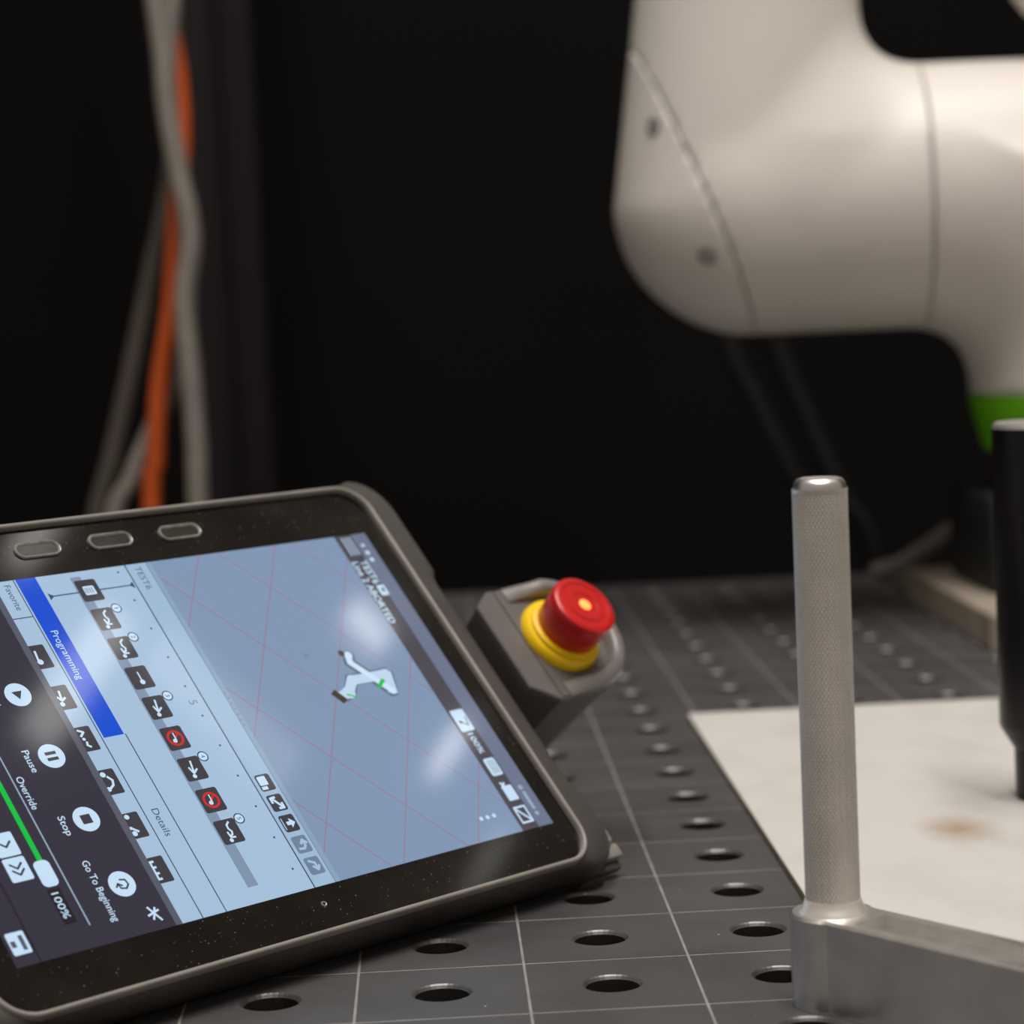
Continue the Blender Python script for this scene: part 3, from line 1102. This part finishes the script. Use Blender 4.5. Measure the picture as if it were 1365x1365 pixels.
def text(s, x0, x1, base, lay, m, h=None, bold=0.0):
    """lettering fitted between x0 and x1 on a baseline"""
    c = bpy.data.curves.new('lettering', 'FONT')
    c.body = s
    c.resolution_u = 3
    c.offset = bold
    t = bpy.data.objects.new('lettering', c)
    COL.objects.link(t)
    dg = bpy.context.evaluated_depsgraph_get()
    dg.update()
    me = bpy.data.meshes.new_from_object(t.evaluated_get(dg))
    bpy.data.objects.remove(t, do_unlink=True)
    bpy.data.curves.remove(c)
    xs = [v.co.x for v in me.vertices]
    a, b = min(xs), max(xs)
    k = (x1 - x0) / (b - a)
    ky = h / 0.7 if h else k
    o = LAY * lay
    for v in me.vertices:
        v.co = Vector(T(x0 + (v.co.x - a) * k, base - v.co.y * ky, o))
    me.materials.clear()
    ob = link('lettering', me, m, DISP)
    if sum(p.normal.z * p.area for p in me.polygons) < 0:
        me.flip_normals()
    return ob


c_view = ui('view_blue', (126, 148, 178))
c_light = ui('panel_light', (163, 190, 217))
c_light2 = ui('panel_header', (155, 184, 212))
c_strip = ui('strip_blue', (135, 160, 188))
c_title = ui('title_grey', (72, 69, 79))
c_status = ui('status_grey', (106, 115, 140))
c_white = ui('icon_white', (196, 222, 245))
c_dim = ui('dim_white', (150, 170, 192))
c_icon = ui('icon_dark', (58, 56, 64))
c_line = ui('line_dark', (60, 72, 92))
c_mid = ui('mid_grey', (84, 88, 102))
c_track = ui('track_blue', (125, 145, 170))
c_off = ui('icon_disabled', (108, 128, 152))
c_blue = ui('tab_blue', (0, 74, 205))
c_green = ui('slider_green', (0, 190, 66))
c_red = ui('stop_red', (214, 34, 38))
c_pink = ui('grid_pink', (150, 118, 145))
c_dark = UIM['dark_panel']
c_darker = ui('field_dark', (30, 24, 34))
c_olive = ui('robot_base', (70, 62, 50))

# bands
rect('status_bar', 0, W, 0, 7.2, 1, c_status)
rect('title_bar', 0, W, 7.2, 15.2, 1, c_title)
rect('view_area', 0, W, 15.2, 99.6, 1, c_view)
rect('split_strip', 0, W, 99.6, 101.7, 1, c_strip)
rect('program_header', 0, W, 101.7, 110.5, 1, c_light2)
rect('timeline_area', 0, W, 110.5, 146.3, 1, c_light)
rect('tab_row', 0, W, 146.3, 155.3, 1, c_light)
rect('icon_row', 0, W, 155.3, 164.2, 1, c_light)
rect('selected_tab', 0, 66.2, 146.8, 154.6, 2, c_blue)
rect('fold_strip', 0, W, 163.2, 165.6, 4, c_mid)
rect('divider_line', 0, W, 110.2, 110.7, 2, c_line)
rect('divider_line', 66.2, W, 146.1, 146.5, 2, c_line)
rect('divider_line', 0, W, 155.2, 155.6, 2, c_line)
rect('divider_line', 0, W, 101.5, 101.8, 2, c_off)
rect('divider_line', 15.4, 15.8, 155.6, 163.2, 2, c_line)
rect('divider_line', 0, W, 213.8, 214.4, 2, c_darker)

# title bar
strokes('menu_icon', [[(1.2, y), (9.4, y)] for y in (8.6, 10.4, 12.2)], 1.1, 2, c_dim)
strokes('status_icon', [], 1, 2, c_white, [(9.2, 4.4, 1.0), (12.6, 4.4, 1.0), (5.6, 4.4, 0.8)])
text('TEST6', 12.4, 23.6, 10.7, 2, c_white, h=3.3, bold=0.02)
poly('program_icon', rnd(24.4, 29.4, 6.6, 10.4, 0.8), 2, c_white)
poly('program_icon_mark', rnd(25.8, 27.6, 7.6, 8.8, 0.3), 3, c_title)
text('Line 2 ABORTED', 12.6, 42.0, 14.7, 2, c_white, h=2.9, bold=0.02)
poly('robot_icon', rnd(83.0, 92.6, 7.6, 14.0, 0.7), 2, c_white)
strokes('robot_icon_mark', [[(86.6, 8.6), (90.2, 9.2), (88.6, 11.2)]], 0.5, 3, c_mid, [(88.4, 11.9, 0.7)])
text('100%', 93.6, 102.6, 12.2, 2, c_white, h=2.5, bold=0.015)
poly('keypad_icon', rnd(105.0, 112.6, 7.8, 13.0, 0.8), 2, c_white)
strokes('keypad_mark', [[(106, y), (111.6, y)] for y in (9.0, 10.2, 11.4)], 0.35, 3, c_mid)
poly('page_icon', rnd(117.2, 123.6, 7.8, 12.6, 0.4), 2, c_white)
strokes('page_icon_mark', [[(115.8, 12.0), (117.6, 10.8)], [(116.0, 10.4), (118.0, 12.4)]], 0.9, 3, c_white)
strokes('frame_icon', [[(126.6, 8.0), (133.0, 8.0), (133.0, 13.0), (126.6, 13.0), (126.6, 8.0)], [(127.4, 12.4), (132.2, 8.6)]], 0.8, 2, c_white)
strokes('clock_mark', [[(121.5, 4.2), (128.5, 4.2)]], 1.4, 2, c_dim, [(119.3, 4.3, 1.0), (130.6, 4.3, 0.9)])
strokes('more_dots', [], 1, 3, c_white, [(127.4, 29.6, 0.85), (127.4, 26.5, 0.85), (127.4, 23.4, 0.85)])


# floor grid in the robot view
def clip(x0, y0, x1, y1):
    """extend a line to the view rectangle"""
    dx, dy = x1 - x0, y1 - y0
    ts = []
    for a, b, lo_, hi_ in ((x0, dx, 0, W), (y0, dy, 15.2, 99.6)):
        t0, t1 = (lo_ - a) / b, (hi_ - a) / b
        ts.append((min(t0, t1), max(t0, t1)))
    t0, t1 = max(ts[0][0], ts[1][0]), min(ts[0][1], ts[1][1])
    return [(x0 + dx * t0, y0 + dy * t0), (x0 + dx * t1, y0 + dy * t1)]


for a in ((0.1, 78.5, 27.9, 98.6), (4.4, 46.7, 75.3, 98.4), (15.6, 19.3, 124.1, 99.0), (61.4, 18.1, 134.1, 70.4), (108.6, 17.4, 134.1, 35.7),
          (9.9, 97.5, 120.7, 18.0), (1.2, 69.3, 66.8, 20.7), (58.0, 98.2, 134.5, 43.1), (105.9, 98.1, 134.4, 78.0), (1.0, 35.0, 21.2, 20.0)):
    strokes('grid_line', [clip(*a)], 0.42, 2, c_pink)

# drawn robot in the view
strokes('drawn_robot_outline', [[(68.2, 54.0), (67.5, 51.0), (62.4, 47.0), (62.6, 39.5), (62.4, 30.0)], [(62.4, 30.0), (70.2, 32.8), (55.2, 43.2), (52.2, 42.0)]], 5.0, 3, ui('drawn_outline', (92, 110, 132)), [(52.2, 42.0, 2.2), (70.0, 32.8, 2.4)])
strokes('drawn_robot', [[(68.0, 54.5), (67.0, 51.0), (62.6, 47.0)], [(62.6, 47.0), (62.8, 39.5), (62.6, 30.4)], [(62.6, 30.4), (70.0, 32.6)]], 4.0, 4, ui('drawn_white', (190, 212, 236)), [(67.4, 51.4, 2.6), (62.6, 46.6, 2.3), (62.6, 30.6, 2.0)])
strokes('drawn_forearm', [[(70.0, 32.6), (55.4, 43.0), (52.0, 42.2)]], 2.6, 5, ui('drawn_white2', (205, 226, 246)), [(70.0, 32.6, 1.5), (55.4, 43.0, 1.3), (52.2, 42.0, 1.7)])
strokes('drawn_base', [[(66.4, 57.6), (70.0, 55.4)]], 3.0, 6, c_olive, [(66.8, 57.2, 1.3), (69.6, 55.6, 1.3)])
strokes('drawn_tool', [], 1, 6, c_olive, [(50.9, 44.4, 1.35)])
strokes('drawn_green_ring', [[(64.9, 33.9), (67.3, 37.0)]], 1.5, 6, c_green)
strokes('drawn_green_ring', [[(69.6, 49.4), (68.0, 52.6)]], 0.7, 6, c_green)
strokes('axis_mark', [[(48.6, 60.4), (49.2, 57.8)], [(47.6, 60.6), (50.4, 59.2)], [(49.0, 59.3), (50.2, 61.0)]], 0.35, 3, c_off)

# program header
text('TEST6', 1.4, 11.4, 107.2, 2, c_mid, h=2.6)
strokes('slider_dots', [], 1, 3, c_off, [(58 + i * 2.3, 100.7, 0.35) for i in range(7)])
for i, xx in enumerate((94.8, 103.1, 111.4, 119.9, 128.4)):
    poly('tool_icon', rnd(xx - 3.3, xx + 3.3, 102.9, 108.9, 0.9), 2, c_icon if i < 3 else c_off)
    if i == 0:
        poly('tool_icon_inset', rnd(xx - 2.6, xx + 1.0, 104.9, 108.3, 0.4), 3, c_white)
        poly('tool_icon_inset', rnd(xx + 1.4, xx + 2.7, 105.9, 108.3, 0.3), 3, c_white)
    elif i == 1:
        strokes('tool_icon_mark', [[(xx - 1.6, 106.9), (xx + 1.8, 104.6)], [(xx + 0.4, 104.2), (xx + 2.2, 104.2), (xx + 2.2, 106.0)], [(xx - 2.2, 105.8), (xx - 2.0, 107.6), (xx - 0.2, 107.6)]], 0.9, 3, c_white)
    elif i == 2:
        strokes('tool_icon_mark', [[(xx - 2.2, 108.2), (xx + 2.2, 108.2)]], 0.3, 3, c_white)
        poly('tool_icon_arrow', [(xx - 0.7, 106.9), (xx - 0.7, 105.4), (xx - 1.9, 105.4), (xx, 103.4), (xx + 1.9, 105.4), (xx + 0.7, 105.4), (xx + 0.7, 106.9)], 3, c_white)
    elif i == 3:
        strokes('tool_icon_mark', [[(xx - 1.4, 104.9), (xx + 0.6, 104.7), (xx + 1.7, 105.7), (xx + 1.5, 107.6)], [(xx - 0.2, 103.7), (xx - 1.6, 104.9), (xx - 0.2, 106.1)]], 0.9, 3, c_light)
    else:
        strokes('tool_icon_mark', [[(xx - 2.0, 107.2), (xx - 1.0, 105.2), (xx + 1.2, 105.2)], [(xx + 0.2, 104.0), (xx + 1.7, 105.2), (xx + 0.2, 106.5)]], 0.9, 3, c_light)

# timeline
rect('timeline_track', 2.2, 130.0, 130.0, 134.2, 2, c_track)
strokes('cursor_line', [[(8.7, 111.6), (8.7, 145.0)]], 0.5, 3, c_line)
poly('cursor_mark', [(7.2, 111.2), (10.2, 111.2), (8.7, 113.2)], 3, c_line)
poly('cursor_mark', [(7.2, 145.6), (10.2, 145.6), (8.7, 143.6)], 3, c_line)
strokes('tick_marks', [], 1, 3, c_line, [(2.6 + 12.5 * i, 114.5, 0.42) for i in range(11)])
text('5', 58.4, 60.2, 116.6, 3, c_off)
cols = [8.4, 20.9, 33.5, 46.1, 58.7, 71.5, 84.0, 96.7, 109.2]
kinds = ['list', 'wave', 'wave', 'dotline', 'lin', 'no', 'lin', 'no', 'wave']
nums = [None, '1', '2', None, '3', None, '4', None, '5']


def glyph(kind, x, y):
    if kind == 'wave':
        strokes('step_icon_mark', [[(x - 3.4, y - 1.4), (x - 2.4, y - 0.2), (x - 1.0, y - 0.1), (x + 0.2, y - 0.8), (x + 1.2, y - 0.5), (x + 1.9, y + 0.7)], [(x + 0.2, y + 0.9), (x + 2.2, y + 0.6), (x + 2.4, y - 1.1)]], 0.7, 4, c_white, [(x + 3.3, y + 1.0, 0.75)])
    elif kind == 'dotline':
        strokes('step_icon_mark', [[(x - 2.2, y), (x + 1.2, y)]], 0.55, 4, c_white, [(x + 1.9, y, 1.0)])
    elif kind == 'lin':
        strokes('step_icon_mark', [[(x - 2.9, y - 0.4), (x + 1.6, y + 0.5)], [(x - 0.6, y + 1.4), (x + 1.8, y + 0.6), (x + 0.4, y - 1.3)]], 0.7, 4, c_white, [(x + 2.9, y + 0.9, 0.8)])
    elif kind == 'list':
        poly('step_icon_page', rnd(x - 1.9, x + 1.9, y - 2.2, y + 2.2, 0.5), 4, c_white)
        strokes('step_icon_rows', [[(x - 1.1, y + q), (x + 1.1, y + q)] for q in (-1.1, -0.2, 0.7, 1.5)], 0.3, 5, c_icon)
    elif kind == 'no':
        o = circ(x, y, 3.1, 32)
        i_ = circ(x, y, 2.3, 32)
        poly('step_icon_ring', o + i_, 4, c_red, [(k, (k + 1) % 32, 32 + (k + 1) % 32, 32 + k) for k in range(32)])
        strokes('step_icon_slash', [[(x - 1.9, y - 1.9), (x + 1.9, y + 1.9)]], 0.7, 4, c_red)
        strokes('step_icon_mark', [[(x - 2.0, y), (x + 0.6, y)]], 0.5, 5, c_white, [(x + 1.0, y + 0.6, 0.8)])


for i, (xx, kd, nm) in enumerate(zip(cols, kinds, nums)):
    poly('step_icon', rnd(xx - 4.6, xx + 4.6, 125.2, 133.6, 0.9), 3, c_icon)
    glyph(kd, xx, 129.3)
    if nm:
        cx_, cy_ = xx - 3.7, 123.2
        poly('number_badge_edge', circ(cx_, cy_, 2.05), 4, c_line)
        poly('number_badge', circ(cx_, cy_, 1.6), 5, c_white)
        text(nm, cx_ - (0.2 if nm == '1' else 0.5), cx_ + (0.2 if nm == '1' else 0.5), cy_ + 0.8, 6, c_line, h=1.7)

# tabs and icon row
text('Programming', 22.4, 42.8, 152.3, 3, c_white, h=2.7)
text('Details', 95.2, 105.8, 152.4, 3, c_line, h=2.6)
text('Favorite', 1.8, 12.4, 160.0, 3, c_line, h=2.5)
for i, xx in enumerate((31.7, 48.5, 65.3, 82.4, 99.4, 116.4)):
    poly('move_icon', rnd(xx - 4.8, xx + 4.8, 157.7, 166.0, 0.7), 2, c_icon)
    y = 161.9
    if i == 0:
        strokes('move_icon_mark', [[(xx - 2.4, y), (xx + 1.0, y + 0.4)]], 0.8, 3, c_white, [(xx + 2.0, y, 1.1)])
    elif i == 1:
        strokes('move_icon_mark', [[(xx - 2.6, y - 0.6), (xx + 1.0, y)], [(xx - 0.4, y + 1.0), (xx + 1.2, y), (xx + 0.2, y - 1.6)]], 0.8, 3, c_white, [(xx + 2.5, y + 0.5, 0.9)])
    elif i == 2:
        strokes('move_icon_mark', [[(xx - 3.6, y + 0.6), (xx - 2.6, y - 1.2), (xx - 1.2, y + 0.4)], [(xx + 1.2, y - 0.6), (xx + 2.4, y - 0.2), (xx + 3.2, y - 1.2)]], 0.8, 3, c_white, [(xx, y - 0.1, 0.6)])
    elif i == 3:
        strokes('move_icon_mark', [[(xx - 2.0, y - 0.8), (xx - 0.4, y - 2.0), (xx + 1.4, y - 1.4), (xx + 2.4, y + 0.2)]], 0.8, 3, c_white, [(xx - 3.0, y + 0.3, 1.0), (xx + 2.6, y + 0.9, 0.9)])
    elif i == 4:
        strokes('move_icon_mark', [[(xx + 1.2, y + 0.2), (xx + 2.4, y - 1.2)]], 0.8, 3, c_white, [(xx - 3.4, y + 0.2, 0.9), (xx + 2.9, y + 0.5, 0.95), (xx + 0.8, y + 0.8, 0.6)])
    else:
        strokes('move_icon_mark', [[(xx - 3.4, y + 1.0), (xx + 3.4, y + 1.0)]] + [[(xx + q, y + 1.0), (xx + q, y - 0.2)] for q in (-3.2, -1.1, 1.1, 3.2)], 0.8, 3, c_white)

# dark control area
cy_ = 175.9
for xx, kd in ((44.5, 'play'), (69.0, 'pause'), (93.5, 'stop'), (118.0, 'return')):
    poly('round_button', circ(xx, cy_, 4.55, 40), 2, c_white)
    if kd == 'play':
        poly('play_mark', [(xx - 1.3, cy_ - 1.9), (xx - 1.3, cy_ + 1.9), (xx + 1.9, cy_)], 3, c_icon)
    elif kd == 'pause':
        rect('pause_mark', xx - 1.7, xx - 0.5, cy_ - 2.0, cy_ + 2.0, 3, c_icon)
        rect('pause_mark', xx + 0.5, xx + 1.7, cy_ - 2.0, cy_ + 2.0, 3, c_icon)
    elif kd == 'stop':
        rect('stop_mark', xx - 1.7, xx + 1.7, cy_ - 1.8, cy_ + 1.8, 3, c_icon)
    else:
        strokes('return_mark', [[(xx - 1.6, cy_ + 0.2), (xx - 1.2, cy_ - 1.6), (xx + 0.6, cy_ - 2.0), (xx + 1.8, cy_ - 0.8), (xx + 1.4, cy_ + 1.0), (xx - 0.2, cy_ + 1.4)], [(xx + 0.6, cy_ + 0.2), (xx - 0.4, cy_ + 1.4), (xx + 0.8, cy_ + 2.4)]], 0.6, 3, c_icon)
text('Play', 41.6, 47.4, 185.2, 2, c_white, h=2.5, bold=0.008)
text('Pause', 65.2, 73.6, 185.2, 2, c_white, h=2.5, bold=0.008)
text('Stop', 90.6, 97.8, 185.2, 2, c_white, h=2.5, bold=0.008)
text('Go To Beginning', 107.4, 129.6, 185.2, 2, c_white, h=2.5, bold=0.008)
text('Override', 74.0, 86.4, 191.8, 2, c_white, h=2.5, bold=0.008)
rect('slider_frame', 30.0, 128.6, 193.0, 193.5, 2, c_dim)
rect('slider_bar', 36.0, 105.0, 197.2, 199.0, 2, c_green)
poly('slider_knob', rnd(103.8, 113.2, 195.6, 201.2, 1.8), 3, c_white)
rect('value_field', 114.0, 126.6, 196.6, 201.0, 2, c_darker)
text('100%', 115.4, 124.6, 200.2, 3, c_white, h=2.5, bold=0.008)
for xx, k in ((96.0, 1), (105.0, 2)):
    poly('step_button', rnd(xx - 4.2, xx + 4.2, 202.6, 210.2, 0.7), 2, c_white)
    strokes('step_button_mark', [[(xx - 0.9 + q, 204.4), (xx + 0.9 + q, 206.4), (xx - 0.9 + q, 208.4)] for q in ((0,) if k == 1 else (-1.1, 1.1))], 0.7, 3, c_icon)
poly('home_icon', rnd(124.6, 132.2, 215.0, 221.2, 0.6), 2, c_white)
rect('home_icon_door', 127.4, 129.6, 219.0, 220.6, 3, c_mid)
rect('home_icon_bar', 126.0, 131.0, 216.0, 217.4, 3, c_mid)
strokes('jog_icon', [[(127.8, 172.0), (133.0, 169.2)], [(129.4, 168.8), (130.6, 173.0)], [(128.4, 169.6), (132.2, 171.8)]], 0.7, 2, c_white)
